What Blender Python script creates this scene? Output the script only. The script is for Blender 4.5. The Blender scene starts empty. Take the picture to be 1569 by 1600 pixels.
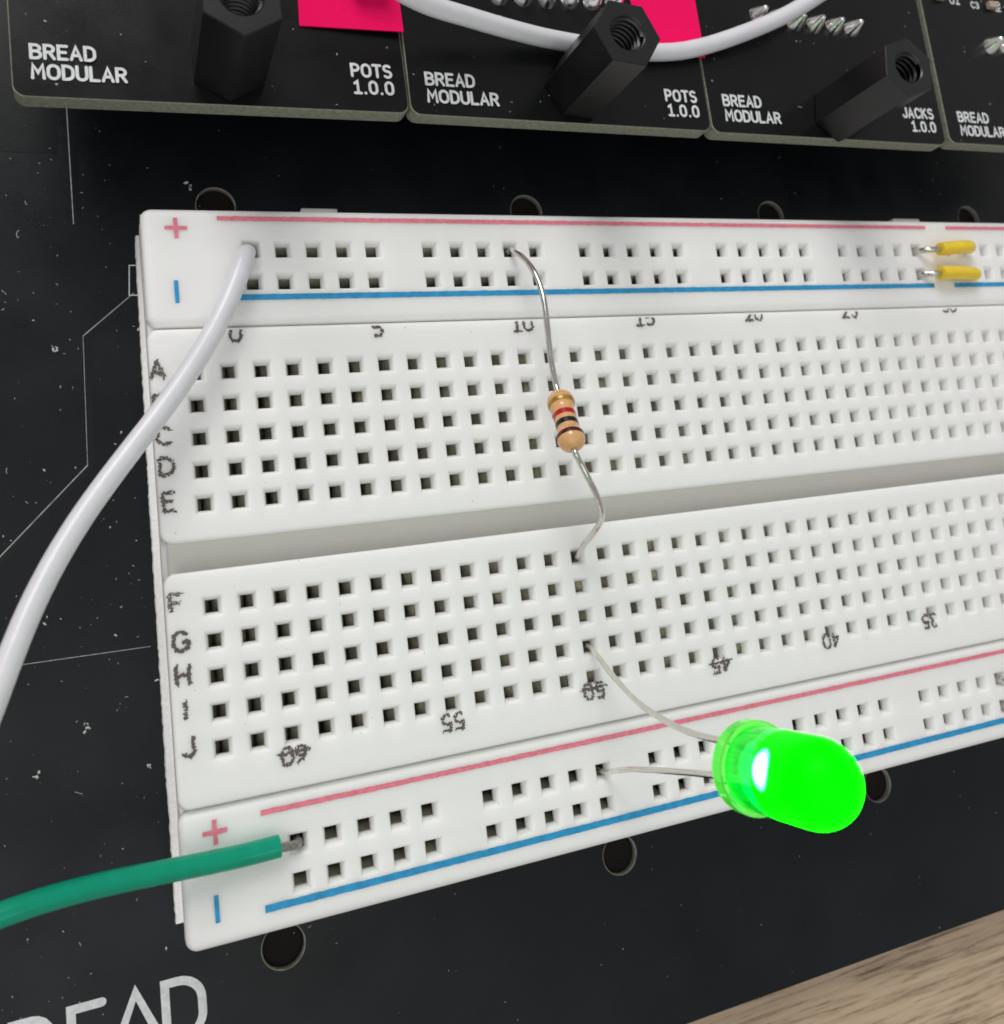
import bpy, bmesh, math, random
from mathutils import Vector, Matrix

# 1 Blender unit = 1 cm
S = bpy.context.scene
COL = S.collection
PI = math.pi

# ------------------------------------------------------------------ camera
cam_d = bpy.data.cameras.new("camera")
cam = bpy.data.objects.new("camera", cam_d); COL.objects.link(cam); S.camera = cam
cam.matrix_world = Matrix(((0.929568, 0.056915, -0.36423, -0.566009),
                           (-0.119265, 0.981307, -0.15104, -1.521528),
                           (0.348825, 0.183842, 0.91898, 7.246375),
                           (0, 0, 0, 1)))
cam_d.sensor_fit = 'AUTO'; cam_d.sensor_width = 36
cam_d.lens = 32.3759
cam_d.shift_x = 0.022674; cam_d.shift_y = -0.112617
cam_d.clip_start = 0.05; cam_d.clip_end = 500
cam_d.dof.use_dof = True
cam_d.dof.focus_distance = 7.5
cam_d.dof.aperture_fstop = 0.6

# ------------------------------------------------------------------ world and lamps (indoor daylight)
W = bpy.data.worlds.new("World"); S.world = W; W.use_nodes = True
bg = W.node_tree.nodes["Background"]
bg.inputs[0].default_value = (1.0, 0.99, 0.98, 1); bg.inputs[1].default_value = 0.33

def area(name, loc, target, sx, sy, power, col):
    d = bpy.data.lights.new(name, 'AREA'); d.shape = 'RECTANGLE'; d.size = sx; d.size_y = sy
    d.energy = power; d.color = col
    o = bpy.data.objects.new(name, d); COL.objects.link(o); o.location = loc
    o.rotation_euler = (Vector(target) - Vector(loc)).to_track_quat('-Z', 'Y').to_euler()
    return o
area("window_light", (-20, 68, 52), (2, -1, 0), 36, 44, 36000, (1.0, 0.98, 0.95))
area("ceiling_light", (-22, -34, 92), (1, -1, 0), 95, 80, 19500, (1.0, 0.99, 0.975))

S.view_settings.view_transform = 'Standard'
S.view_settings.look = 'None'
S.view_settings.exposure = 0.17
S.view_settings.gamma = 1.0
S.view_settings.use_curve_mapping = False
S.cycles.max_bounces = 10
S.cycles.use_denoising = True
S.cycles.filter_width = 1.75

# ------------------------------------------------------------------ materials
def new_mat(name):
    m = bpy.data.materials.new(name); m.use_nodes = True
    return m, m.node_tree.nodes, m.node_tree.links, m.node_tree.nodes["Principled BSDF"]

def mat(name, col, rough=0.5, metal=0.0, var=0.0, vscale=6.0, bump=0.0, bscale=40.0, spec=0.5, sss=0.0, sssr=(1, .9, .8), sscale=0.05, coat=0.0, rvar=0.0):
    m, N, L, b = new_mat(name)
    b.inputs['Base Color'].default_value = (*col, 1)
    b.inputs['Roughness'].default_value = rough
    b.inputs['Metallic'].default_value = metal
    b.inputs['Specular IOR Level'].default_value = spec
    b.inputs['Coat Weight'].default_value = coat
    b.inputs['Coat Roughness'].default_value = 0.12
    if sss > 0:
        b.inputs['Subsurface Weight'].default_value = sss
        b.inputs['Subsurface Radius'].default_value = sssr
        b.inputs['Subsurface Scale'].default_value = sscale
    tc = N.new('ShaderNodeTexCoord')
    if var > 0:
        n = N.new('ShaderNodeTexNoise'); n.inputs['Scale'].default_value = vscale; n.inputs['Detail'].default_value = 5
        L.new(tc.outputs['Object'], n.inputs['Vector'])
        r = N.new('ShaderNodeValToRGB')
        r.color_ramp.elements[0].position = 0.3; r.color_ramp.elements[1].position = 0.72
        r.color_ramp.elements[0].color = (*[max(0, c * (1 - var)) for c in col], 1)
        r.color_ramp.elements[1].color = (*[min(1, c * (1 + var)) for c in col], 1)
        L.new(n.outputs['Fac'], r.inputs['Fac']); L.new(r.outputs['Color'], b.inputs['Base Color'])
    if rvar > 0:
        n = N.new('ShaderNodeTexNoise'); n.inputs['Scale'].default_value = vscale * 1.7; n.inputs['Detail'].default_value = 4
        L.new(tc.outputs['Object'], n.inputs['Vector'])
        mr = N.new('ShaderNodeMapRange'); mr.inputs[1].default_value = 0.3; mr.inputs[2].default_value = 0.7
        mr.inputs[3].default_value = rough - rvar; mr.inputs[4].default_value = rough + rvar
        L.new(n.outputs['Fac'], mr.inputs[0]); L.new(mr.outputs[0], b.inputs['Roughness'])
    if bump > 0:
        n = N.new('ShaderNodeTexNoise'); n.inputs['Scale'].default_value = bscale; n.inputs['Detail'].default_value = 4
        L.new(tc.outputs['Object'], n.inputs['Vector'])
        bp = N.new('ShaderNodeBump'); bp.inputs['Strength'].default_value = bump; bp.inputs['Distance'].default_value = 0.01
        L.new(n.outputs['Fac'], bp.inputs['Height']); L.new(bp.outputs['Normal'], b.inputs['Normal'])
    return m

M = {}
M['abs'] = mat('white_plastic', (.968, .960, .940), .42, var=.02, vscale=2.2, bump=.10, bscale=38, sss=1.0, sssr=(1, 1, 1), sscale=.10, spec=.3)
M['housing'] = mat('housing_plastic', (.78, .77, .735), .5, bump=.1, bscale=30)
M['foam'] = mat('foam_tape', (.92, .92, .91), .9, var=.05, vscale=30, bump=.8, bscale=45)
M['clip'] = mat('contact_metal', (.46, .45, .36), .32, metal=.35, var=.3, vscale=9)
M['clip2'] = mat('bright_contact_metal', (.66, .65, .56), .22, metal=.75, var=.25, vscale=9)
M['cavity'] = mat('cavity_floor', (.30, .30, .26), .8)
M['plug'] = mat('added_plug_black', (.010, .0085, .007), .7, spec=.15)
M['red'] = mat('red_print', (.80, .21, .28), .6, var=.16, vscale=24)
M['blue'] = mat('blue_print', (.015, .30, .60), .5, var=.18, vscale=14)
M['ink'] = mat('worn_ink', (.12, .10, .09), .7, var=.4, vscale=40)
M['mask'] = mat('black_solder_mask', (.0065, .0085, .0108), .30, var=.25, vscale=1.1, bump=.22, bscale=110, rvar=.09, spec=.24)
M['maskm'] = mat('module_solder_mask', (.0050, .0055, .0058), .28, var=.2, vscale=1.5, bump=.10, bscale=80, rvar=.07, spec=.25)
M['trace'] = mat('raised_solder_mask', (.0070, .0088, .0105), .30, bump=.15, bscale=110, spec=.26)
M['fr4'] = mat('laminate_edge', (.245, .25, .195), .75, var=.25, vscale=25, bump=.4, bscale=60)
M['silk'] = mat('white_silkscreen', (.72, .74, .76), .6, var=.12, vscale=22)
M['hair'] = mat('painted_edge_glint', (.34, .34, .33), .6, var=.35, vscale=16)  # pale colour standing in for light caught on copper steps
M['rim'] = mat('hole_rim_laminate', (.30, .29, .24), .5, var=.4, vscale=12)
M['nylon'] = mat('black_nylon', (.0085, .0085, .009), .33, var=.15, vscale=8, bump=.12, bscale=60)
M['pvcw'] = mat('white_pvc', (.76, .76, .81), .30, sss=.25, sscale=.05, bump=.05, bscale=18, var=.03, vscale=5)
M['pvcg'] = mat('green_pvc', (.0, .31, .185), .17, var=.06, vscale=8, bump=.05, bscale=20, spec=.35)
M['pvcy'] = mat('yellow_pvc', (.90, .64, .035), .34, var=.08, vscale=8, bump=.05, bscale=20)
M['tin'] = mat('tinned_wire', (.66, .64, .61), .16, metal=1, var=.12, vscale=14, bump=.06, bscale=20)
M['tinw'] = mat('dull_tinned_lead', (.78, .765, .70), .19, metal=1, var=.06, vscale=18, bump=.10, bscale=24)
M['strand'] = mat('dull_copper_strands', (.34, .32, .30), .4, metal=.8, var=.3, vscale=30, bump=.5, bscale=40)
M['solder'] = mat('solder', (.90, .89, .87), .13, metal=1, bump=.1, bscale=14)
M['res'] = mat('resistor_lacquer', (.74, .41, .18), .18, var=.06, vscale=12, coat=.4)
M['bgold'] = mat('gold_band', (.50, .29, .07), .3, metal=.55, var=.3, vscale=20)
M['bred'] = mat('red_band', (.46, .004, .012), .25)
M['bblack'] = mat('black_band', (.008, .008, .008), .25)
M['bbrown'] = mat('brown_band', (.085, .006, .006), .25)
M['pink'] = mat('neon_pink_paper', (.97, .004, .13), .9, var=.03, vscale=25, bump=.1, bscale=60, spec=.15)
M['dust'] = mat('dust', (.55, .55, .53), .9)
M['grime'] = mat('dark_speck', (.16, .13, .11), .9)
M['cap'] = mat('ceramic_chip', (.45, .36, .26), .5)

def led_mat(name, base, emis, strength, rough, trans, rim=0.0):
    m, N, L, b = new_mat(name)
    b.inputs['Base Color'].default_value = (*base, 1); b.inputs['Roughness'].default_value = rough
    b.inputs['Transmission Weight'].default_value = trans; b.inputs['IOR'].default_value = 1.5
    b.inputs['Emission Color'].default_value = (*emis, 1); b.inputs['Emission Strength'].default_value = strength
    if trans == 0: b.inputs['Specular IOR Level'].default_value = .05
    return m
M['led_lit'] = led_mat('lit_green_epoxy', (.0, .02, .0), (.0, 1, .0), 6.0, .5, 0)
M['led_low'] = led_mat('green_epoxy', (.0, .62, .03), (.0, 1, .03), .16, .05, .8)
M['led_rim'] = led_mat('green_epoxy_rim', (.30, .85, .22), (.05, 1, .03), .10, .05, .85)
def painted_hot_spot(m):  # white glare painted into the lens emission colour, on the camera side
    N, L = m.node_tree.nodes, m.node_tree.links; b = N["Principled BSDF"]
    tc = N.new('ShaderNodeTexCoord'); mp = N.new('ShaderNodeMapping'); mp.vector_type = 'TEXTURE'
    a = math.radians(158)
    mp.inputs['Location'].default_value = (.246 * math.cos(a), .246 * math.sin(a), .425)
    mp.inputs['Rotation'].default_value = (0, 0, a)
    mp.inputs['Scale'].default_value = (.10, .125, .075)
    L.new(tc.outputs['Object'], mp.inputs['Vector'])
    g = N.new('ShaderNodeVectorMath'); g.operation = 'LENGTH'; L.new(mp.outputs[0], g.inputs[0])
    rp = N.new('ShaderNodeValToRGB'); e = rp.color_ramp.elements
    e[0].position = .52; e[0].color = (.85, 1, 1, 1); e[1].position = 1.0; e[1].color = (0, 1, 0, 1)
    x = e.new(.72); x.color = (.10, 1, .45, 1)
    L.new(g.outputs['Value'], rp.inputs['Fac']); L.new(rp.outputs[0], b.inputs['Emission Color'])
painted_hot_spot(M['led_lit'])
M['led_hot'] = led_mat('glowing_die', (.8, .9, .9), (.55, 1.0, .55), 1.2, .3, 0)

def wood():
    m, N, L, b = new_mat('wood_table')
    tc = N.new('ShaderNodeTexCoord'); mp = N.new('ShaderNodeMapping')
    mp.inputs['Scale'].default_value = (.45, 7.5, 1); mp.inputs['Rotation'].default_value = (0, 0, math.radians(2))
    L.new(tc.outputs['Object'], mp.inputs['Vector'])
    n1 = N.new('ShaderNodeTexNoise'); n1.inputs['Scale'].default_value = 1.6; n1.inputs['Detail'].default_value = 10; n1.inputs['Roughness'].default_value = .68; n1.inputs['Distortion'].default_value = .5
    n2 = N.new('ShaderNodeTexNoise'); n2.inputs['Scale'].default_value = 3.2; n2.inputs['Detail'].default_value = 12; n2.inputs['Roughness'].default_value = .75
    L.new(mp.outputs[0], n1.inputs['Vector']); L.new(mp.outputs[0], n2.inputs['Vector'])
    r = N.new('ShaderNodeValToRGB')
    e = r.color_ramp.elements
    e[0].position = .30; e[0].color = (.20, .138, .092, 1)
    e[1].position = .72; e[1].color = (.68, .52, .36, 1)
    x = e.new(.46); x.color = (.54, .40, .27, 1)
    L.new(n1.outputs['Fac'], r.inputs['Fac'])
    r2 = N.new('ShaderNodeValToRGB'); r2.color_ramp.elements[0].position = .38; r2.color_ramp.elements[1].position = .47
    r2.color_ramp.elements[0].color = (.36, .33, .30, 1); r2.color_ramp.elements[1].color = (1, 1, 1, 1)
    L.new(n2.outputs['Fac'], r2.inputs['Fac'])
    mx = N.new('ShaderNodeMix'); mx.data_type = 'RGBA'; mx.blend_type = 'MULTIPLY'; mx.inputs[0].default_value = .8
    L.new(r.outputs[0], mx.inputs[6]); L.new(r2.outputs[0], mx.inputs[7]); L.new(mx.outputs[2], b.inputs['Base Color'])
    b.inputs['Roughness'].default_value = .55
    bp = N.new('ShaderNodeBump'); bp.inputs['Strength'].default_value = .5; bp.inputs['Distance'].default_value = .02
    L.new(n2.outputs['Fac'], bp.inputs['Height']); L.new(bp.outputs[0], b.inputs['Normal'])
    return m
M['wood'] = wood()

# ------------------------------------------------------------------ helpers
def link(name, me, parent=None):
    o = bpy.data.objects.new(name, me); COL.objects.link(o)
    if parent is not None: o.parent = parent
    return o
def mesh(name, verts, faces, mats, parent=None, smooth=False, idx=None):
    me = bpy.data.meshes.new(name); me.from_pydata([tuple(v) for v in verts], [], faces)
    for m in (mats if isinstance(mats, (list, tuple)) else [mats]): me.materials.append(m)
    if idx: me.polygons.foreach_set('material_index', idx)
    if smooth: me.polygons.foreach_set('use_smooth', [True] * len(me.polygons))
    me.update()
    return link(name, me, parent)
def thing(name, label, cat, loc=(0, 0, 0), group=None, rz=0):
    o = bpy.data.objects.new(name, None); COL.objects.link(o); o.location = loc; o.rotation_euler = (0, 0, rz)
    o.empty_display_size = .1
    return tag(o, label, cat, group)
def tag(o, label, cat, group=None):
    o['label'] = label; o['category'] = cat
    if group: o['group'] = group
    return o
def smooth_by_angle(o, ang=40):
    me = o.data
    bm = bmesh.new(); bm.from_mesh(me)
    for f in bm.faces: f.smooth = True
    for e in bm.edges:
        if len(e.link_faces) == 2 and e.calc_face_angle(0) > math.radians(ang): e.smooth = False
    bm.to_mesh(me); bm.free()
def box(name, lo, hi, m, parent=None, bev=0.0):
    bm = bmesh.new(); bmesh.ops.create_cube(bm, size=1)
    for v in bm.verts: v.co = Vector([lo[i] + (v.co[i] + .5) * (hi[i] - lo[i]) for i in range(3)])
    if bev: bmesh.ops.bevel(bm, geom=bm.edges[:], offset=bev, segments=2, affect='EDGES', profile=.5)
    me = bpy.data.meshes.new(name); bm.to_mesh(me); bm.free(); me.materials.append(m)
    return link(name, me, parent)
def spline(pts, n=10):
    """Catmull-Rom through the points"""
    P = [Vector(p) for p in pts]; P = [2 * P[0] - P[1]] + P + [2 * P[-1] - P[-2]]
    out = []
    for i in range(1, len(P) - 2):
        a, b, c, d = P[i - 1:i + 3]
        for k in range(n):
            t = k / n
            out.append(.5 * ((2 * b) + (c - a) * t + (2 * a - 5 * b + 4 * c - d) * t * t + (3 * b - a - 3 * c + d) * t ** 3))
    out.append(P[-2]); return out
def tube(name, path, rad, m, parent=None, seg=14, cap=True, wob=0.0, seed=1, dome=(False, False)):
    rnd = random.Random(seed)
    n = len(path); R = rad if callable(rad) else (lambda t: rad)
    V = []; F = []
    T = [(path[min(i + 1, n - 1)] - path[max(i - 1, 0)]).normalized() for i in range(n)]
    up = Vector((0, 0, 1)) if abs(T[0].z) < .9 else Vector((1, 0, 0))
    x = T[0].cross(up).normalized()
    rings = []
    for i in range(n):
        x = (x - T[i] * x.dot(T[i])).normalized(); y = T[i].cross(x)
        r = R(i / (n - 1)) * (1 + wob * (rnd.random() - .5))
        rings.append((path[i], x.copy(), y, r))
    ext = []
    if dome[0]: ext = [(rings[0][0] - T[0] * rings[0][3] * math.sin(a), rings[0][1], rings[0][2], rings[0][3] * math.cos(a)) for a in (1.35, .9, .45)]
    end = []
    if dome[1]: end = [(rings[-1][0] + T[-1] * rings[-1][3] * math.sin(a), rings[-1][1], rings[-1][2], rings[-1][3] * math.cos(a)) for a in (.45, .9, 1.35)]
    rings = ext + rings + end
    for p, x, y, r in rings:
        for k in range(seg):
            a = 2 * PI * k / seg; V.append(p + x * (r * math.cos(a)) + y * (r * math.sin(a)))
    for i in range(len(rings) - 1):
        for k in range(seg):
            F.append((i * seg + k, i * seg + (k + 1) % seg, (i + 1) * seg + (k + 1) % seg, (i + 1) * seg + k))
    if cap:
        F.append(tuple(range(seg - 1, -1, -1))); F.append(tuple(range((len(rings) - 1) * seg, len(rings) * seg)))
    o = mesh(name, V, F, m, parent); smooth_by_angle(o, 50); return o
def lathe(name, prof, m, parent=None, seg=40, mtx=None, ang=35, closed=True):
    """prof: list of (r, z)"""
    V = []; F = []
    for r, z in prof:
        for k in range(seg):
            a = 2 * PI * k / seg; V.append(Vector((r * math.cos(a), r * math.sin(a), z)))
    for i in range(len(prof) - 1):
        for k in range(seg): F.append((i * seg + k, i * seg + (k + 1) % seg, (i + 1) * seg + (k + 1) % seg, (i + 1) * seg + k))
    if closed:
        F.append(tuple(range(seg - 1, -1, -1))); F.append(tuple(range((len(prof) - 1) * seg, len(prof) * seg)))
    if mtx is not None: V = [mtx @ v for v in V]
    o = mesh(name, V, F, m, parent); smooth_by_angle(o, ang); return o

# ---- stroke lettering
def arc(cx, cy, rx, ry, a0, a1, n=8):
    return [(cx + rx * math.cos(math.radians(a0 + (a1 - a0) * i / n)), cy + ry * math.sin(math.radians(a0 + (a1 - a0) * i / n))) for i in range(n + 1)]
def glyphs():
    G = {}
    G['A'] = [[(0, 0), (.3, 1), (.6, 0)], [(.1, .32), (.5, .32)]]
    G['B'] = [[(.0, 0), (0, 1), (.28, 1)] + arc(.28, .765, .25, .235, 90, -90) + [(0, .53)], [(.28, .53)] + arc(.28, .265, .3, .265, 90, -90) + [(0, 0)]]
    G['C'] = [arc(.33, .62, .32, .38, 30, 180) + arc(.33, .38, .32, .38, 180, 330)]
    G['D'] = [[(0, 0), (0, 1), (.2, 1)] + arc(.2, .62, .38, .38, 90, 0) + arc(.2, .38, .38, .38, 0, -90) + [(0, 0)]]
    G['E'] = [[(.5, 1), (0, 1), (0, 0), (.5, 0)], [(0, .52), (.42, .52)]]
    G['F'] = [[(.5, 1), (0, 1), (0, 0)], [(0, .52), (.42, .52)]]
    G['G'] = [arc(.33, .62, .32, .38, 35, 180) + arc(.33, .38, .32, .38, 180, 360) + [(.65, .48), (.36, .48)]]
    G['H'] = [[(0, 0), (0, 1)], [(.56, 0), (.56, 1)], [(0, .5), (.56, .5)]]
    G['I'] = [[(.1, 0), (.1, 1)]]
    G['J'] = [[(.45, 1), (.45, .25)] + arc(.22, .25, .23, .25, 0, -170)]
    G['K'] = [[(0, 0), (0, 1)], [(.52, 1), (0, .45)], [(.17, .6), (.55, 0)]]
    G['L'] = [[(0, 1), (0, 0), (.48, 0)]]
    G['M'] = [[(0, 0), (.05, 1), (.34, .4), (.63, 1), (.68, 0)]]
    G['O'] = [arc(.32, .64, .32, .36, 0, 180) + arc(.32, .36, .32, .36, 180, 360) + [(.64, .64)]]
    G['0'] = [arc(.27, .68, .27, .32, 0, 180) + arc(.27, .32, .27, .32, 180, 360) + [(.54, .68)]]
    G['P'] = [[(0, 0), (0, 1), (.26, 1)] + arc(.26, .73, .28, .27, 90, -90) + [(0, .46)]]
    G['R'] = [[(0, 0), (0, 1), (.26, 1)] + arc(.26, .74, .27, .26, 90, -90) + [(0, .48)], [(.28, .48), (.55, 0)]]
    G['S'] = [arc(.28, .76, .27, .24, 40, 270) + arc(.28, .26, .28, .26, 90, -140)]
    G['T'] = [[(0, 1), (.6, 1)], [(.3, 1), (.3, 0)]]
    G['U'] = [[(0, 1), (0, .3)] + arc(.29, .3, .29, .3, 180, 360) + [(.58, 1)]]
    G['1'] = [[(.08, .82), (.3, 1), (.3, 0)], [(.05, 0), (.52, 0)]]
    G['2'] = [arc(.27, .74, .26, .26, 160, -30) + [(0, 0), (.55, 0)]]
    G['3'] = [arc(.25, .76, .26, .24, 150, -90), arc(.25, .26, .28, .26, 90, -150)]
    G['4'] = [[(.4, 0), (.4, 1), (0, .3), (.58, .3)]]
    G['5'] = [[(.5, 1), (.06, 1), (.04, .56)] + arc(.26, .32, .27, .32, 110, -140)]
    G['6'] = [[(.46, .98), (.2, .75), (.02, .4)] + arc(.28, .3, .27, .3, 170, -190)]
    G['.'] = [[(.1, 0), (.1, .02)]]
    return G
GL = glyphs()
ADV = {'M': .68, 'I': .2, '.': .2, 'O': .64, 'C': .6, 'G': .65, 'T': .6, 'A': .6, '1': .5, '0': .54, 'L': .48, 'E': .5, 'J': .45}
def ribbon(V, F, pts, w, z):
    P = [Vector((p[0], p[1])) for p in pts]
    Q = [P[0]]
    for p in P[1:]:
        if (p - Q[-1]).length > 1e-5: Q.append(p)
    P = Q; n = len(P)
    if n < 2: return
    L = []; Rr = []
    for i in range(n):
        a = (P[i] - P[i - 1]).normalized() if i > 0 else None
        b = (P[i + 1] - P[i]).normalized() if i < n - 1 else None
        if a is None: a = b
        if b is None: b = a
        na = Vector((-a.y, a.x)); nb = Vector((-b.y, b.x)); mm = na + nb
        mm = na if mm.length < 1e-4 else mm.normalized()
        k = 1 / max(.55, mm.dot(na))
        L.append(P[i] + mm * w * k); Rr.append(P[i] - mm * w * k)
    t0 = (P[0] - P[1]).normalized(); t1 = (P[-1] - P[-2]).normalized()
    def capv(c, t, start):
        nrm = Vector((-t.y, t.x))
        return [c + nrm * w * math.cos(a) + t * w * math.sin(a) for a in [PI * k / 6 for k in range(1, 6)]]
    poly = [L[0]]
    s = len(V)
    for i in range(n):
        zi = z + i * .00004
        V.append((L[i].x, L[i].y, zi)); V.append((Rr[i].x, Rr[i].y, zi))
    for i in range(n - 1): F.append((s + 2 * i, s + 2 * i + 1, s + 2 * i + 3, s + 2 * i + 2))
    for c, t, li in ((P[0], t0, 0), (P[-1], t1, n - 1)):
        cv = capv(c, t, 0); k0 = len(V)
        for v in cv: V.append((v.x, v.y, z + li * .00004))
        first, last = (s + 2 * li + 1, s + 2 * li) if li == 0 else (s + 2 * li, s + 2 * li + 1)
        F.append(tuple([first] + list(range(k0, k0 + len(cv))) + [last]))
def text_mesh(name, txt, x0, y0, width, h, w, z, m, parent, loc=(0, 0, 0)):
    """text fitted to the given width, baseline at y0"""
    gap = .26; tot = sum(ADV.get(c, .57) for c in txt) + gap * (len(txt) - 1)
    sx = (width - 2 * w) / tot if width else h; V = []; F = []; x = x0 + w; zz = z
    for c in txt:
        for st in GL[c]:
            ribbon(V, F, [(x + px * sx, y0 + w + py * (h - 2 * w)) for px, py in st], w, zz); zz += .0011
        x += (ADV.get(c, .57) + gap) * sx
    o = mesh(name, V, F, m, parent); o.location = loc
    return o
def dashes(name, strokes, x0, y0, sx, sy, m, parent, z, seed, dash=.03, wid=.007, dens=.010, spread=.012, ang=.9, clip=None):
    """worn, hairy print: short ink dashes along the strokes of a character"""
    rnd = random.Random(seed); V = []; F = []
    for st in strokes:
        pts = [Vector((x0 + p[0] * sx, y0 + p[1] * sy)) for p in st]
        for a, b in zip(pts, pts[1:]):
            L = (b - a).length; n = max(1, int(L / dens + rnd.random()))
            for k in range(n):
                c = a.lerp(b, (k + rnd.random()) / n) + Vector((rnd.uniform(-1, 1), rnd.uniform(-1, 1))) * spread
                th = math.atan2((b - a).y, (b - a).x) + rnd.uniform(-ang, ang) + (PI / 2 if rnd.random() < .35 else 0)
                d = Vector((math.cos(th), math.sin(th))); nn = Vector((-d.y, d.x))
                l = dash * rnd.uniform(.4, 1) / 2; ww = wid * rnd.uniform(.5, 1.1) / 2 * 1.3
                q = [c - d * l, c + nn * ww, c + d * l, c - nn * ww]
                if clip is not None:
                    if min(v.y for v in q) > clip: continue
                    q = [Vector((v.x, min(v.y, clip))) for v in q]
                s = len(V); zz = z + rnd.random() * .0012
                for v in q: V.append((v.x, v.y, zz))
                F.append((s, s + 1, s + 2, s + 3) if True else None)
    return mesh(name, V, F, m, parent)

# ------------------------------------------------------------------ layout constants
ZB = -.75            # top of the carrier board
ZM = .42             # top of the modules
P = .254
TOP_X0, TOP_Y0, TOP_DY = .5057, .9930, .2695
BOT_X0, BOT_Y0, BOT_DY = .4828, -3.5576, .2656

# ------------------------------------------------------------------ table
def table():
    o = mesh('table_top', [(-60, -60, ZB - .42), (70, -60, ZB - .42), (70, 60, ZB - .42), (-60, 60, ZB - .42)], [(0, 1, 2, 3)], M['wood'])
    o['kind'] = 'structure'; o['label'] = 'weathered brown wood grain table top'
table()

# ------------------------------------------------------------------ carrier board
def carrier():
    t = thing('carrier_board', 'large black circuit board under the white breadboard', 'circuit board', (0, 0, ZB))
    hr = .168
    xs = [.40 + 3.03 * k for k in range(-2, 6)]
    xt = [.335 + 3.02 * k for k in range(-2, 6)]
    x0, x1, y0, y1 = -9.0, 19.0, -6.03, 9.5
    V = []; F = []; idx = []
    def quad(a, b, c, d, z=0, mi=0):
        s = len(V); V.extend([(a, c, z), (b, c, z), (b, d, z), (a, d, z)]); F.append((s, s + 1, s + 2, s + 3)); idx.append(mi)
    bands = []
    for yc, lst in ((-4.49, xs), (1.645, xt)):
        h = .35
        cur = x0
        for xc in lst:
            quad(cur, xc - h, yc - h, yc + h); cur = xc + h
            n = 40; s = len(V)
            for k in range(n):
                a = 2 * PI * k / n; ca, sa = math.cos(a), math.sin(a)
                q = h / max(abs(ca), abs(sa))
                V.append((xc + q * ca, yc + q * sa, 0)); V.append((xc + hr * ca, yc + hr * sa, 0)); V.append((xc + hr * ca, yc + hr * sa, -.16))
            for k in range(n):
                k2 = (k + 1) % n
                F.append((s + 3 * k, s + 3 * k2, s + 3 * k2 + 1, s + 3 * k + 1)); idx.append(0)
                F.append((s + 3 * k + 1, s + 3 * k2 + 1, s + 3 * k2 + 2, s + 3 * k + 2)); idx.append(1)
        quad(cur, x1, yc - h, yc + h)
    quad(x0, x1, y0, -4.84); quad(x0, x1, -4.14, 1.295); quad(x0, x1, 1.995, y1)
    s = len(V)
    for z in (0, -.16):
        V.extend([(x0, y0, z), (x1, y0, z), (x1, y1, z), (x0, y1, z)])
    for k in range(4):
        F.append((s + k, s + 4 + k, s + 4 + (k + 1) % 4, s + (k + 1) % 4)); idx.append(2)
    o = mesh('board', V, F, [M['mask'], M['cavity'], M['mask']], t, idx=idx)
    # exposed laminate rims of the holes
    for yc, lst in ((-4.49, xs), (1.645, xt)):
        for xc in lst:
            if not -1 < xc < 11: continue
            n = 48; V = []; F = []
            for k in range(n):
                a = 2 * PI * k / n
                for r, z in ((hr - .004, -.012), (hr + .0015, .0012), (hr + .006, .0006)): V.append((xc + r * math.cos(a), yc + r * math.sin(a), z))
            for k in range(n):
                for j in (0, 1): F.append((3 * k + j, 3 * ((k + 1) % n) + j, 3 * ((k + 1) % n) + j + 1, 3 * k + j + 1))
            mesh('hole_rim', V, F, M['rim'], t, smooth=True)
    for yc, lst in ((-4.49, xs), (1.645, xt)):
        for xc in lst:
            lathe('added_hole_plug', [(.30, -.42), (.30, -.165), (hr - .006, -.164), (hr - .006, -.05)], M['plug'], t, 24, Matrix.Translation((xc, yc, 0)))  # black plug added below each hole to make its inside look dark
    # raised copper under the mask + pale lines painting the light caught on its edges
    def strip(name, pts, w, z, m):
        V = []; F = []; ribbon(V, F, pts, w, z); return mesh(name, V, F, m, t)
    tr = [[(-.80, 2.9), (-.80, 1.475), (-.36, 1.14)], [(-.36, .85), (-.775, .485), (-.795, -.575), (-1.47, -1.25), (-3.2, -3.0)]]
    for p in tr:
        strip('copper_trace', p, .028, .0022, M['trace'])
    strip('edge_glint_line', [(-.834, 2.6), (-.829, 1.464)], .0040, .003, M['hair'])
    strip('edge_glint_line', [(-.395, .855), (-.804, .498)], .0040, .003, M['hair'])
    strip('edge_glint_line', [(-.804, .498), (-.824, -.570)], .0022, .003, M['hair'])
    strip('edge_glint_line', [(-.824, -.570), (-1.477, -1.222), (-2.4, -2.14)], .0045, .003, M['hair'])
    strip('edge_glint_line', [(-1.9, -2.045), (-.440, -2.052)], .0028, .003, M['hair'])
    strip('silkscreen_box', [(-.345, 1.10), (-.414, 1.10), (-.429, .838), (-.345, .838)], .0045, .003, M['silk'])
    V = [(-4, 2.075, .0025), (-.925, 2.085, .0025), (-.905, 4, .0025), (-4, 4, .0025)]
    mesh('copper_area', V, [(0, 1, 2, 3)], M['trace'], t)
    # big lettering, cut by the lower picture edge
    x = {'B': -1.90, 'R': -1.545, 'E': -1.165, 'A': -.905, 'D': -.52}
    for c, xx in x.items():
        V = []; F = []; z = .004
        sx = {'A': .60, 'D': .45, 'E': .42}.get(c, .44)
        for st in GL[c]:
            ribbon(V, F, [(xx + .027 + px * sx, -4.93 + py * .40) for px, py in st], .031, z); z += .0004
        mesh('silkscreen_letter', V, F, M['silk'], t)
    return t
carrier()

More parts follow.
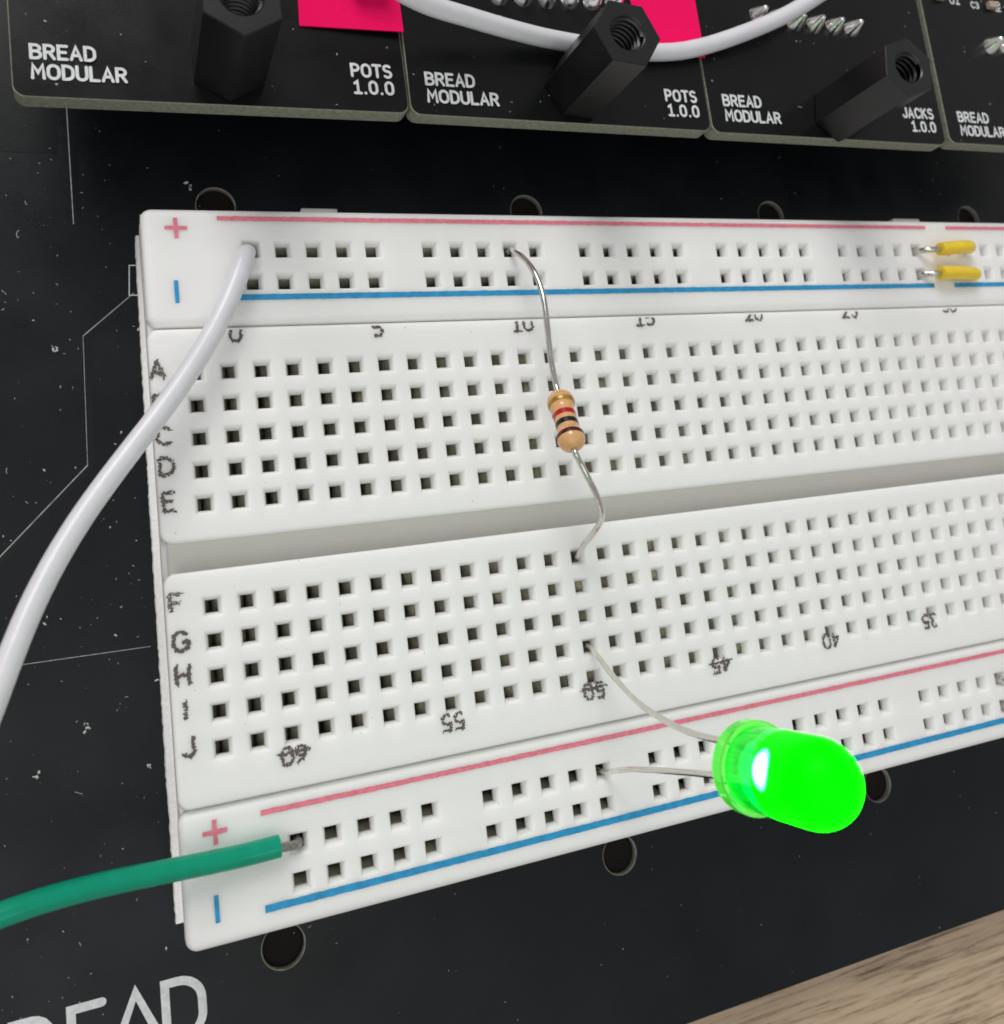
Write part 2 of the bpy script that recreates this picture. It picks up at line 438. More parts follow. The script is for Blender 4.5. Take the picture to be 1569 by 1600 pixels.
# ------------------------------------------------------------------ breadboard
HW, HI, HD, SLAB = .086, .0470, .086, .12
def perforated(name, x0, x1, y0, y1, rad, hx, hy, m, parent, ztop=0.0, jit=0.0, ed=.026):
    """moulded strip with funnel holes: closed slab with rounded corners and edges"""
    gx = sorted([x0 + rad, x1 - rad] + [h + s for h in hx for s in (-HW, HW)])
    gy = sorted([y0 + rad, y1 - rad] + [h + s for h in hy for s in (-HW, HW)])
    V = []; F = []
    nx, ny = len(gx), len(gy)
    def gi(i, j): return j * nx + i
    for y in gy:
        for x in gx: V.append((x, y, ztop))
    B = len(V)
    for y in gy:
        for x in gx: V.append((x, y, ztop - SLAB))
    rnd = random.Random(7)
    for j in range(ny - 1):
        for i in range(nx - 1):
            xc = (gx[i] + gx[i + 1]) / 2; yc = (gy[j] + gy[j + 1]) / 2
            hole = any(abs(xc - h) < .01 for h in hx) and any(abs(yc - h) < .01 for h in hy)
            c = [gi(i, j), gi(i + 1, j), gi(i + 1, j + 1), gi(i, j + 1)]
            if not hole:
                F.append(tuple(c)); F.append(tuple(B + k for k in reversed(c)))
            else:
                prev = c
                dx, dy = rnd.uniform(-1, 1) * jit, rnd.uniform(-1, 1) * jit
                for hw, z in ((HW - .009, -.0035), (HW - .018, -.013), (HI + .010, -HD + .026), (HI + .002, -HD + .006), (HI, -HD - .004), (HI, -SLAB)):
                    s = len(V)
                    ox, oy = (dx, dy) if hw < HI + .01 else (0, 0)
                    for a, b in ((-1, -1), (1, -1), (1, 1), (-1, 1)): V.append((xc + a * hw + ox, yc + b * hw + oy, ztop + z))
                    cur = [s, s + 1, s + 2, s + 3]
                    for k in range(4): F.append((prev[k], prev[(k + 1) % 4], cur[(k + 1) % 4], cur[k]))
                    prev = cur
                for k in range(4): F.append((prev[k], prev[(k + 1) % 4], B + c[(k + 1) % 4], B + c[k]))
    # border
    loop = []  # (grid index, normal)
    NS = 6
    def corner(g, a0):
        for k in range(NS + 1):
            a = math.radians(a0 + 90 * k / NS); loop.append((g, (math.cos(a), math.sin(a))))
    for i in range(1, nx - 1): loop.append((gi(i, 0), (0, -1)))
    corner(gi(nx - 1, 0), -90)
    for j in range(1, ny - 1): loop.append((gi(nx - 1, j), (1, 0)))
    corner(gi(nx - 1, ny - 1), 0)
    for i in range(nx - 2, 0, -1): loop.append((gi(i, ny - 1), (0, 1)))
    corner(gi(0, ny - 1), 90)
    for j in range(ny - 2, 0, -1): loop.append((gi(0, j), (-1, 0)))
    corner(gi(0, 0), 180)
    n = len(loop)
    prev = [g for g, _ in loop]
    for d, z in ((rad - ed, 0), (rad - ed * .5, -ed * .13), (rad - ed * .15, -ed * .5), (rad, -ed), (rad, -SLAB)):
        s = len(V)
        for g, nn in loop: V.append((V[g][0] + nn[0] * d, V[g][1] + nn[1] * d, ztop + z))
        cur = list(range(s, s + n))
        for k in range(n):
            k2 = (k + 1) % n; f = [prev[k], cur[k], cur[k2], prev[k2]]
            if prev[k] == prev[k2]: f = f[:3]
            F.append(tuple(f))
        prev = cur
    for k in range(n):
        k2 = (k + 1) % n; a, b = B + loop[k][0], B + loop[k2][0]
        F.append((prev[k], a, b, prev[k2]) if a != b else (prev[k], a, prev[k2]))
    o = mesh(name, V, F, m, parent)
    bm = bmesh.new(); bm.from_mesh(o.data); bmesh.ops.recalc_face_normals(bm, faces=bm.faces)
    for f in bm.faces: f.smooth = True
    for e in bm.edges:
        if len(e.link_faces) == 2 and e.calc_face_angle(0) > math.radians(48): e.smooth = False
    bm.to_mesh(o.data); bm.free()
    return o

def clip_mesh(name, n, axis, dy, seed):
    """spring contact: a pair of leaning leaves below every hole, on a common base"""
    rnd = random.Random(seed); V = []; F = []
    def leaf(c, s, w):
        # profile in (offset, z)
        pr = [(.050, -.1215), (.041, -.150), (.018, -.205), (.006, -.25), (.024, -.34), (.030, -.5)]
        st = len(V); tw = rnd.uniform(-.004, .004)
        for o, z in pr:
            for u in (-w, w * rnd.uniform(.8, 1)):
                a = (s * (o + rnd.uniform(-.002, .002)) + tw, c + u) if axis == 'x' else (c + u, s * o + tw)
                V.append((a[0], a[1], z))
        for k in range(len(pr) - 1): F.append((st + 2 * k, st + 2 * k + 1, st + 2 * k + 3, st + 2 * k + 2))
    for k in range(n):
        c = -k * dy if axis == 'x' else k * dy
        leaf(c, 1, .075); leaf(c, -1, .075)
    st = len(V)
    e0, e1 = (-(n - 1) * dy - .09, .09) if axis == 'x' else (-.09, (n - 1) * dy + .09)
    for z in (-.5, -.53):
        for a, b in ((-.04, e0), (.04, e0), (.04, e1), (-.04, e1)):
            V.append((a, b, z) if axis == 'x' else (b, a, z))
    F.append((st, st + 1, st + 2, st + 3))
    for k in range(4): F.append((st + k, st + 4 + k, st + 4 + (k + 1) % 4, st + (k + 1) % 4))
    me = bpy.data.meshes.new(name); me.from_pydata(V, [], F); me.materials.append(M['clip'])
    me.polygons.foreach_set('use_smooth', [True] * len(me.polygons)); me.update()
    return me

def breadboard():
    t = thing('breadboard', 'white solderless breadboard with worn lettering on the black board', 'breadboard', (0, 0, 0))
    NC = 63
    XR = 16.09
    cols = [P * k for k in range(NC)]
    rail = [k for k in range(59) if k % 6 != 5]
    gap = .006
    # housing tray
    h = thing_mesh_housing(t, XR)
    f = foam(t)
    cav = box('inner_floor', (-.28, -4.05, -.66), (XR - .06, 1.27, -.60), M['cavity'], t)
    clips = [clip_mesh('contact_clip', 5, 'x', P, s) for s in range(6)]
    for q in (1, 4): clips[q].materials[0] = M['clip2']
    rclips_t = [clip_mesh('contact_clip', 5, 'y', P, 20 + s) for s in range(3)]
    for name, ya, yb, r0, lets in (('terminal_block', -1.29, .345, 0, 'ABCDE'), ('terminal_block', -3.172, -1.512, 7, 'FGHIJ')):
        ys = [-(r0 + k) * P for k in range(5)]
        b = perforated(name, -.335, XR, ya, yb, .085, cols, ys, M['abs'], t, 0, .0035)
        b['label'] = 'upper block with holes A to E' if r0 == 0 else 'lower block with holes F to J'
        for i, x in enumerate(cols):
            c = bpy.data.objects.new('contact_clip', clips[(i * 5 + r0) % 6]); COL.objects.link(c); c.parent = b; c.location = (x, -r0 * P, 0)
        # row letters
        lx = {'A': -.276, 'B': -.268, 'C': -.262, 'D': -.259, 'E': -.258, 'F': -.253, 'G': -.241, 'H': -.243, 'I': -.242, 'J': -.238}
        ly = {'A': .026, 'B': -.235, 'C': -.482, 'D': -.715, 'E': -.979, 'F': -1.725, 'G': -2.002, 'H': -2.238, 'I': -2.485, 'J': -2.739}
        for k, ch in enumerate(lets):
            st = GL[ch]; w = .092; hh = .132
            if ch == 'I': w = .09
            kw = dict(dash=.040, wid=.013, dens=.0042, spread=.011, ang=.9)
            if ch == 'F': kw = dict(dash=.055, wid=.008, dens=.0048, spread=.015, ang=.5)
            if ch in 'GHJ': kw = dict(dash=.038, wid=.020, dens=.0042, spread=.010, ang=.6)
            if ch == 'I': kw = dict(dash=.034, wid=.011, dens=.0030, spread=.012, ang=1.2)
            wid = ADV.get(ch, .57) * w / .57
            o = dashes('row_letter', st, lx[ch] - wid / 2 + (.0 if ch != 'I' else .0), ly[ch] - hh / 2, w / .57, hh, M['ink'], b, .0012, 50 + k + r0, **kw)
        # column numbers
        if r0 == 0:
            for q, (xc, s, yb0) in enumerate(((.325, '0', .228), (1.477, '5', .232), (2.80, '10', .236), (4.06, '15', .25), (5.305, '20', .262), (6.51, '25', .262), (7.896, '30', .288), (9.15, '35', .29))):
                cw = .082; x = xc - (len(s) * cw + (len(s) - 1) * .03) / 2
                for ch in s:
                    stz = [[(x - xc + p[0] * cw / .55, p[1] * .13) for p in st] for st in GL[ch]]; x += cw + .03
                    dashes('printed_digit', stz, xc, yb0, 1, 1, M['ink'], b, .0012, 80 + q + ord(ch), dash=.034, wid=.016, dens=.0042, spread=.009, ang=.8, clip=.322)
        else:
            for q, (xc, s, yc) in enumerate(((.50, '60', -2.935), (1.756, '55', -2.92), (3.023, '50', -2.895), (4.305, '45', -2.885), (5.556, '40', -2.862), (6.794, '35', -2.855), (8.06, '30', -2.84))):
                cw = .075; x = xc - (len(s) * cw + (len(s) - 1) * .03) / 2
                for ci, ch in enumerate(s):
                    stz = [[(-(x - xc + p[0] * cw / .55), -(p[1] - .5) * .125) for p in st] for st in GL[ch]]; x += cw + .03
                    if q in (0, 2, 3): stz.append([(.12 - .12 * ci, .028 - .006 * ci), (-.12 * ci, .022 - .006 * ci)])
                    dashes('printed_digit', stz, xc, yc, 1, 1, M['ink'], b, .0012, 120 + q + ord(ch), dash=.038, wid=.013, dens=.0046, spread=.010, ang=.6)
    # power rails
    for X0, Y0, DY, ya, yb, up in ((TOP_X0, TOP_Y0, TOP_DY, .372, 1.335, True), (BOT_X0, BOT_Y0, BOT_DY, -4.12, -3.190, False)):
        hx = [X0 + P * k for k in rail]
        r = perforated('rail_strip', -.328 if up else -.345, XR, ya, yb, .085, hx, [Y0 - DY, Y0], M['abs'], t, -.015, .002, .06)
        r['label'] = 'power rail strip at the far edge' if up else 'power rail strip at the near edge'
        zt = -.0135
        for row in (0, 1):
            for g in range(10):
                c = bpy.data.objects.new('contact_clip', rclips_t[(g + row) % 3]); COL.objects.link(c); c.parent = r
                c.location = (X0 + P * 6 * g, Y0 - row * DY, -.015)
        rnd = random.Random(3 if up else 4)
        def pline(name, xa, xb, yc, w, m, scal=None):
            V = []; F = []; n = int((xb - xa) / .03); pv = 0
            for i in range(n + 1):
                x = xa + (xb - xa) * i / n
                hi = yc + w + rnd.uniform(-.0022, .0022); lo = yc - w + rnd.uniform(-.0018, .0018)
                if scal is not None:
                    near = min(abs(x - q) for q in hx)
                    if near < .080 and x > 2.6: hi = min(hi, scal + rnd.uniform(-.002, .004))
                V.extend([(x, lo, zt), (x, hi, zt)])
            for i in range(n): F.append((2 * i, 2 * i + 2, 2 * i + 3, 2 * i + 1))
            return mesh(name, V, F, m, r)
        yr = 1.250 if up else -3.292; ybl = .590 if up else -3.944
        sc = Y0 - DY - HW - .002
        pline('red_line', .252 if up else .225, 7.80, yr, .019, M['red']); pline('red_line', 8.10, XR - .3, yr, .019, M['red'])
        pline('blue_line', .30 if up else .205, 7.765, ybl, .024 if up else .026, M['blue'], sc); pline('blue_line', 8.06, XR - .3, ybl, .024, M['blue'], sc)
        for xm in ((-.066,) if up else (-.100,)):
            yp = 1.166 if up else -3.352; w = .016
            V = []; 
            a, c = .086, w
            pts = [(-c, -a), (c, -a), (c, -c), (a, -c), (a, c), (c, c), (c, a), (-c, a), (-c, c), (-a, c), (-a, -c), (-c, -c)]
            mesh('plus_sign', [(xm + px + rnd.uniform(-.002, .002), yp + py + rnd.uniform(-.002, .002), zt) for px, py in pts], [tuple(range(12))], M['red'], r)
            ym = .644 if up else -3.862; xq = -.094 if up else -.123
            mesh('minus_sign', [(xq - .016, ym - .092, zt), (xq + .016, ym - .092, zt), (xq + .016, ym + .092, zt), (xq - .016, ym + .092, zt)], [(0, 1, 2, 3)], M['blue'], r)
    # interlocking tabs on the far edge
    for xa, xb in ((.94, 1.33), (7.62, 8.08)):
        V = [(xa + .06, 1.46, -.30), (xb - .02, 1.46, -.30), (xb, 1.30, -.30), (xa, 1.30, -.30)]
        V2 = [(x, y, -.5) for x, y, z in V]
        mesh('interlock_tab', V + V2, [(0, 1, 2, 3), (7, 6, 5, 4)] + [(k, k + 4, (k + 1) % 4 + 4, (k + 1) % 4) for k in range(4)], M['abs'], t)
    # dark specks
    return t

def thing_mesh_housing(t, XR):
    xa, xb, ya, yb = -.325, XR - .01, -4.105, 1.322
    w = .05; z0, z1 = -.70, -.37
    V = []; F = []
    for z, ins in ((z0, 0), (z1, 0), (z1, w), (z0 + .02, w)):
        V.extend([(xa + ins, ya + ins, z), (xb - ins, ya + ins, z), (xb - ins, yb - ins, z), (xa + ins, yb - ins, z)])
    for r in range(3):
        for k in range(4): F.append((4 * r + k, 4 * r + (k + 1) % 4, 4 * r + 4 + (k + 1) % 4, 4 * r + 4 + k))
    F.append((3, 2, 1, 0)); F.append((12, 13, 14, 15))
    o = mesh('housing', V, F, M['housing'], t)
    # floor of the centre channel, open at the left end
    box('channel_floor', (-.327, -1.56, -.60), (XR - .02, -1.25, -.36), M['housing'], t, .008)  # same plastic as the blocks; darker material puts the channel's shade into colour
    box('side_rib', (-.322, -4.0, -.6), (-.285, 1.2, -.33), M['abs'], t, .006)
    for ya_, yb_ in ((-4.10, -3.205), (-3.16, -1.525), (-1.277, .335), (.39, 1.315)):
        box('side_wall', (-.322, ya_, -.368), (-.275, yb_, -.123), M['abs'], t)
    for ya_, yb_ in ((-4.10, -4.06), (-1.56, -1.525), (-1.277, -1.24), (1.275, 1.315)):
        box('side_wall', (-.2745, ya_, -.368), (XR - .012, yb_, -.1235), M['abs'], t)
    # groove fillers between strips and blocks
    box('groove_floor', (-.325, .30, -.3), (XR - .03, .42, -.10), M['abs'], t, .004)
    box('groove_floor', (-.325, -3.24, -.3), (XR - .03, -3.12, -.10), M['abs'], t, .004)
    return o
def foam(t):
    rnd = random.Random(11); V = []; F = []
    n = 190; ya, yb = 1.33, -4.10
    for i in range(n + 1):
        y = ya + (yb - ya) * i / n
        x = -.352 - .035 * (i / n) ** .5 + rnd.uniform(-.003, .003) - (.004 if 60 < i < 160 else 0)
        V.extend([(x, y, ZB + .001), (x - rnd.uniform(0, .005), y, ZB + .05), (x + .004, y, ZB + .10), (-.2, y, ZB + .105)])
    for i in range(n):
        for k in range(3): F.append((4 * i + k, 4 * i + k + 1, 4 * i + 5 + k, 4 * i + 4 + k))
    o = mesh('foam_tape', V, F, M['foam'], t)
    box('foam_pad', (-.3, -4.09, ZB + .002), (16.0, 1.31, -.695), M['foam'], t)
    return o
breadboard()

# ------------------------------------------------------------------ modules
def rounded_slab(name, w, l, r, th, m_top, m_side, parent):
    pts = []
    for cx, cy, a0 in ((w - r, r, -90), (w - r, l - r, 0), (r, l - r, 90), (r, r, 180)):
        for k in range(6):
            a = math.radians(a0 + 90 * k / 5); pts.append((cx + r * math.cos(a), cy + r * math.sin(a)))
    n = len(pts); V = []; F = []; idx = []
    prof = ((.007, 0), (0, -.007), (-.001, -th + .008), (.006, -th))
    for ins, z in prof:
        cx, cy = w / 2, l / 2
        for x, y in pts: V.append((x + (ins if x < cx else -ins), y + (ins if y < cy else -ins), z))
    F.append(tuple(range(n))); idx.append(0)
    for j in range(3):
        for k in range(n):
            F.append((j * n + k, (j + 1) * n + k, (j + 1) * n + (k + 1) % n, j * n + (k + 1) % n)); idx.append(1 if j >= 0 else 0)
    F.append(tuple(range(4 * n - 1, 3 * n - 1, -1))); idx.append(0)
    return mesh(name, V, F, [m_top, m_side], parent, idx=idx)

def solder(parent, x, y, s, seed):
    rnd = random.Random(seed)
    lean = rnd.uniform(-.02, .02)
    V = []; F = []; n = 12
    pr = [(.094, 0), (.088, .022), (.068, .062), (.042, .115), (.024, .150), (.010, .160)]
    for r, z in pr:
        for k in range(n):
            a = 2 * PI * k / n; rr = r * s * (1 + rnd.uniform(-.04, .04))
            V.append((x + rr * math.cos(a) + lean * z * 4, y + rr * math.sin(a), .002 + z * s))
    for i in range(len(pr) - 1):
        for k in range(n): F.append((i * n + k, i * n + (k + 1) % n, (i + 1) * n + (k + 1) % n, (i + 1) * n + k))
    F.append(tuple(range((len(pr) - 1) * n, len(pr) * n)))
    return mesh('solder_joint', V, F, M['solder'], parent, smooth=True)

def module(x0, x1, y0, rz, label, right, solders, dy=0.0, tx=None):
    t = thing('synth_module', label, 'circuit board', (x0, y0, ZM), 'row of black module boards', rz)
    L = 8.6
    rounded_slab('board', x1 - x0, L, .085, .16, M['maskm'], M['fr4'], t)
    z = .0035; h1 = .127; w = .0118
    X = tx - x0
    text_mesh('silkscreen_text', 'BREAD', X, 2.288 - y0 + dy, .452, h1, w, z, M['silk'], t)
    text_mesh('silkscreen_text', 'MODULAR', X + .002, 2.132 - y0 + dy, .66, h1, w, z, M['silk'], t)
    R = x1 - x0 - .112
    wid = {'POTS': .355, 'JACKS': .43}[right] if right else 0
    if right:
        text_mesh('silkscreen_text', right, R - wid, 2.296 - y0 + dy, wid, h1, w, z, M['silk'], t)
        w2 = .352 if right == 'POTS' else .34
        text_mesh('silkscreen_text', '1.0.0', R - w2, 2.146 - y0 + dy, w2, h1, w, z, M['silk'], t)
    for k, (sx, sy, s) in enumerate(solders): solder(t, sx - x0, sy - y0, s, 10 * k + int(x0 * 7))
    return t
m1 = module(-1.144, 1.832, 1.985, math.radians(.75), 'leftmost module board, edge text reading POTS, pink label at its right', 'POTS', [], -.012, -1.02)
m2 = module(1.845, 4.838, 2.02, 0, 'second module board from the left, white wire lying across it', 'POTS',
            [(2.789 + .236 * k, 3.20 + .012 * k, 1.05) for k in range(6)], 0, 1.998)
m3 = module(4.852, 7.842, 2.012, 0, 'third module board from the left, edge text reading JACKS', 'JACKS',
            [(5.62, 3.30, 1.0), (5.86, 3.30, 1.0), (6.075, 3.265, 1.05), (6.325, 3.265, 1.05), (6.575, 3.265, 1.05), (6.82, 3.265, 1.05)], 0, 5.02)
m4 = module(7.905, 10.895, 2.045, 0, 'module board cut off by the right picture edge', '',
            [(8.83, 3.25, 1.1), (9.08, 3.26, 1.1), (9.33, 3.26, 1.1)], .005, 8.087)
text_mesh('silkscreen_text', 'U1', 8.34 - 7.905, 3.72 - 2.045, .15, .11, .009, .0035, M['silk'], m4)
text_mesh('silkscreen_text', 'C3', 8.66 - 7.905, 3.70 - 2.045, .13, .09, .008, .0035, M['silk'], m4)
o = text_mesh('silkscreen_text', 'R6', 0, 0, .13, .09, .008, .0035, M['silk'], m4, (9.13 - 7.905, 3.70 - 2.045, 0)); o.rotation_euler = (0, 0, PI / 2)
box('chip_capacitor', (8.90 - 7.905, 3.71 - 2.045, .002), (9.02 - 7.905, 3.79 - 2.045, .06), M['cap'], m4, .008)
box('chip_capacitor', (8.13 - 7.905, 3.74 - 2.045, .002), (8.25 - 7.905, 3.82 - 2.045, .06), M['cap'], m4, .008)
box('pin_header', (2.56, 1.095, .002), (2.86, 1.40, .25), M['nylon'], m1, .012)

# ------------------------------------------------------------------ standoffs
def standoff(x, y, rot, label):
    H = .95; R = .308
    t = thing('hex_standoff', label, 'standoff', (x, y, ZM + .001), 'black hexagonal standoffs', math.radians(rot))
    V = []; F = []
    N = 48
    def ring(rf, z):
        s = len(V)
        for k in range(N):
            a = 2 * PI * k / N; r = rf(a); V.append((r * math.cos(a), r * math.sin(a), z))
        return s
    def hexr(Rr): return lambda a: Rr * math.cos(PI / 6) / math.cos(((a + 1e-9) % (PI / 3)) - PI / 6)
    rings = [ring(hexr(R - .006), 0), ring(hexr(R), .01), ring(hexr(R), H - .010), ring(hexr(R - .009), H), ring(lambda a: .163, H), ring(lambda a: .150, H - .012)]
    for a, b in zip(rings, rings[1:]):
        for k in range(N): F.append((a + k, a + (k + 1) % N, b + (k + 1) % N, b + k))
    body = mesh('hex_body', V, F, M['nylon'], t); smooth_by_angle(body, 22)
    # helical thread inside the bore
    V = []; F = []; n = 36; turns = 13; pitch = .05
    prof = [(.150, 0), (.128, .012), (.128, .020), (.150, .036), (.150, .05)]
    steps = n * turns
    for i in range(steps + 1):
        a = 2 * PI * i / n; z = H - .012 - pitch * i / n
        for r, dz in prof: V.append((r * math.cos(a), r * math.sin(a), z - dz))
    for i in range(steps):
        for j in range(len(prof) - 1):
            q = len(prof); F.append((i * q + j, (i + 1) * q + j, (i + 1) * q + j + 1, i * q + j + 1))
    th = mesh('thread', V, F, M['nylon'], t); smooth_by_angle(th, 30)
    return t
standoff(.380, 2.340, 30, 'black hex standoff on the leftmost module, left of the pink label')
standoff(3.432, 2.345, -5, 'black hex standoff in front of the white curved wire')
standoff(6.405, 2.280, 20, 'black hex standoff above the JACKS text, leaning rightmost in view')

# ------------------------------------------------------------------ pink labels
def sticker(name, pts, label, lift, seed):
    V = []; F = []
    n = 8
    a, b, c, d = [Vector(p) for p in pts]
    rnd = random.Random(seed)
    for zoff in (0, -.012):
        for j in range(n + 1):
            for i in range(n + 1):
                u, v = i / n, j / n
                p = (a.lerp(b, u)).lerp(d.lerp(c, u), v)
                V.append((p.x, p.y, ZM + .016 + zoff + lift * (1 - v) ** 2 * u))
    q = (n + 1) ** 2
    for j in range(n):
        for i in range(n):
            k = j * (n + 1) + i
            F.append((k, k + 1, k + n + 2, k + n + 1)); F.append((q + k, q + k + n + 1, q + k + n + 2, q + k + 1))
    rim = list(range(n + 1)) + [j * (n + 1) + n for j in range(1, n + 1)] + [n * (n + 1) + i for i in range(n - 1, -1, -1)] + [j * (n + 1) for j in range(n - 1, 0, -1)]
    for k in range(len(rim)):
        x, y = rim[k], rim[(k + 1) % len(rim)]; F.append((x, x + q, y + q, y))
    o = mesh(name, V, F, M['pink'], None, smooth=False)
    return tag(o, label, 'label', 'pink paper labels')
sticker('paper_label', [(.972, 2.730), (1.838, 2.728), (1.842, 4.2), (1.03, 4.2)], 'neon pink paper label right of the left standoff', .05, 1)
sticker('paper_label', [(4.18, 2.78), (4.885, 2.768), (4.885, 4.2), (4.10, 4.2)], 'neon pink paper label behind the middle standoff and white wire', .012, 2)

# ------------------------------------------------------------------ wires
def wire(name, label, cat, pts, r, m, bare=None, tip=True, group=None, dome=(False, False), rfun=None):
    t = thing(name, label, cat, (0, 0, 0), group)
    tube('insulation', spline(pts, 12), rfun or r, m, t, seg=22, dome=dome, wob=.010)
    if bare: tube('conductor', spline(bare, 8), .033, M['strand'], t, seg=10, wob=.06)
    return t
wire('jumper_wire', 'white insulated wire plugged into the upper rail, bending to the lower left', 'wire',
     [(.476, .964, .0), (.440, .905, .07), (0.353, 0.692, 0.137), (0.220, 0.413, 0.190), (0.062, 0.142, 0.216), (-0.115, -0.118, 0.240), (-0.304, -0.368, 0.278), (-0.497, -0.610, 0.338), (-0.683, -0.851, 0.421), (-0.855, -1.094, 0.524), (-1.009, -1.347, 0.639), (-1.143, -1.611, 0.755), (-1.259, -1.888, 0.861), (-1.369, -2.173, 0.945), (-1.489, -2.458, 0.998)],
     .079, M['pvcw'], [(.513, .992, -.3), (.510, .990, -.03), (.478, .960, .0)], rfun=lambda u: .062 + .017 * min(1, u / .10))
wire('jumper_wire', 'green insulated wire plugged into the lower rail, leaving at the left', 'wire',
     [(0.330, -3.521, 0.067), (0.072, -3.522, 0.085), (-0.179, -3.507, 0.123), (-0.427, -3.485, 0.176), (-0.674, -3.460, 0.238), (-0.919, -3.441, 0.302), (-1.166, -3.434, 0.363), (-1.413, -3.447, 0.415), (-1.663, -3.485, 0.452)],
     .078, M['pvcg'], [(.4828, -3.5576, -.3), (.4828, -3.556, -.06), (.445, -3.55, .025), (.36, -3.536, .065), (.30, -3.529, .075)])
wire('patch_wire', 'white insulated wire arching across the module boards behind the middle standoff', 'wire',
     [(1.2, 2.95, 1.15), (1.591, 2.802, 1.0), (1.913, 2.745, .88), (2.325, 2.741, .76), (2.749, 2.730, .66), (3.193, 2.730, .57), (3.773, 2.735, .508), (4.329, 2.740, .508), (4.803, 2.827, .53), (5.425, 3.038, .60), (5.918, 3.257, .68), (6.45, 3.60, .76), (7.0, 4.2, .85)],
     .0815, M['pvcw'])

def jumper(pts, bare, label, m=None):
    t = thing('wire_link', label, 'jumper', (0, 0, 0), 'short yellow wire links')
    tube('insulation', spline(pts, 10), lambda u: .073 - .010 * max(0, (u - .8) / .2) - .003 * max(0, (.1 - u) / .1), M['pvcy'], t, seg=20, dome=(False, True), wob=.02)
    tube('conductor', spline(bare, 8), .032, M['tin'], t, seg=12)
    return t
jumper([(7.80, .958, .115), (7.95, .968, .120), (8.12, .982, .112), (8.26, .994, .085), (8.335, .998, .04)],
       [(7.6177, .993, -.3), (7.618, .985, -.05), (7.65, .965, .055), (7.72, .956, .105), (7.84, .960, .115)],
       'yellow wire link in the far row of the upper rail')
jumper([(7.775, .700, .085), (7.95, .700, .090), (8.12, .696, .085), (8.27, .690, .070), (8.335, .688, .04)],
       [(7.6177, .7235, -.3), (7.618, .7235, -.05), (7.66, .706, .03), (7.72, .701, .075), (7.82, .700, .085)],
       'yellow wire link in the nearer row of the upper rail, below the other')
for row in (0, 1):
    yy = BOT_Y0 - row * BOT_DY; xx = BOT_X0 + 28 * P
    jumper([(xx + .19, yy + .01, .09), (xx + .35, yy + .012, .10), (xx + .5, yy + .01, .09), (xx + .62, yy, .08), (xx + .70, yy - .002, .05)],
           [(xx, yy, -.3), (xx + .002, yy, -.05), (xx + .03, yy + .006, .03), (xx + .09, yy + .01, .075), (xx + .22, yy + .01, .09)],
           'wire link at the right edge of the lower rail, only its bare end showing' if row == 0 else 'wire link of the lower rail cut off by the right edge, nearest row')

# ------------------------------------------------------------------ resistor
def resistor():
    t = thing('resistor', 'beige resistor with brown, black, red and gold bands across the breadboard', 'resistor', (0, 0, 0))
    a = Vector((2.805, -.452, .52)); b = Vector((2.732, -.895, .79))
    ax = (b - a).normalized(); c0 = a - ax * .035; L = (b - a).length + .075
    q = Vector((0, 0, 1)).rotation_difference(ax).to_matrix().to_4x4(); mtx = Matrix.Translation(c0) @ q
    R1, R0 = .112, .092
    def rad(u):  # u 0..1
        s = u * L
        def bulge(d):
            if d < .105: return R1 * math.sqrt(max(0, 1 - ((.105 - d) / .107) ** 2))
            if d < .125: return R1
            k = min(1, (d - .125) / .07); k = k * k * (3 - 2 * k); return R1 + (R0 - R1) * k
        return bulge(min(s, L - s))
    prof = [(max(.012, rad(i / 60)), L * i / 60) for i in range(61)]
    lathe('body', prof, M['res'], t, 40, mtx, 60)
    for nm, u0, u1, m in (('band', .195, .26, 'bgold'), ('band', .395, .475, 'bred'), ('band', .55, .63, 'bblack'), ('band', .755, .825, 'bbrown')):
        n = 8
        pr = [(rad(u0) - .002, L * u0)] + [(rad(u0 + (u1 - u0) * i / n) + .0016, L * (u0 + (u1 - u0) * i / n)) for i in range(n + 1)] + [(rad(u1) - .002, L * u1)]
        o = lathe(nm, pr, M[m], t, 40, mtx, 60, closed=False); o['label'] = {'bgold': 'gold band', 'bred': 'red band', 'bblack': 'black band', 'bbrown': 'brown band'}[m]
    tube('lead', spline([(2.7917, .993, -.3), (2.790, .988, -.03), (2.783, .947, .06), (2.806, .835, .20), (2.826, .650, .34), (2.832, .416, .42), (2.812, .127, .46), (2.804, -.120, .46), (2.815, -.339, .47), tuple(c0 + ax * .03)], 8), .0255, M['tin'], t, seg=12, wob=.05)
    e = c0 + ax * (L - .02)
    tube('lead', spline([tuple(e), tuple(e + ax * .07 + Vector((.005, 0, 0))), (2.772, -1.035, .80), (2.827, -1.148, .78), (2.926, -1.292, .70), (3.018, -1.416, .58), (3.058, -1.506, .46), (3.042, -1.601, .32), (3.026, -1.67, .18), (3.036, -1.762, .02), (3.048, -1.778, -.08), (3.048, -1.778, -.3)], 8), .0255, M['tin'], t, seg=12, wob=.05)
resistor()

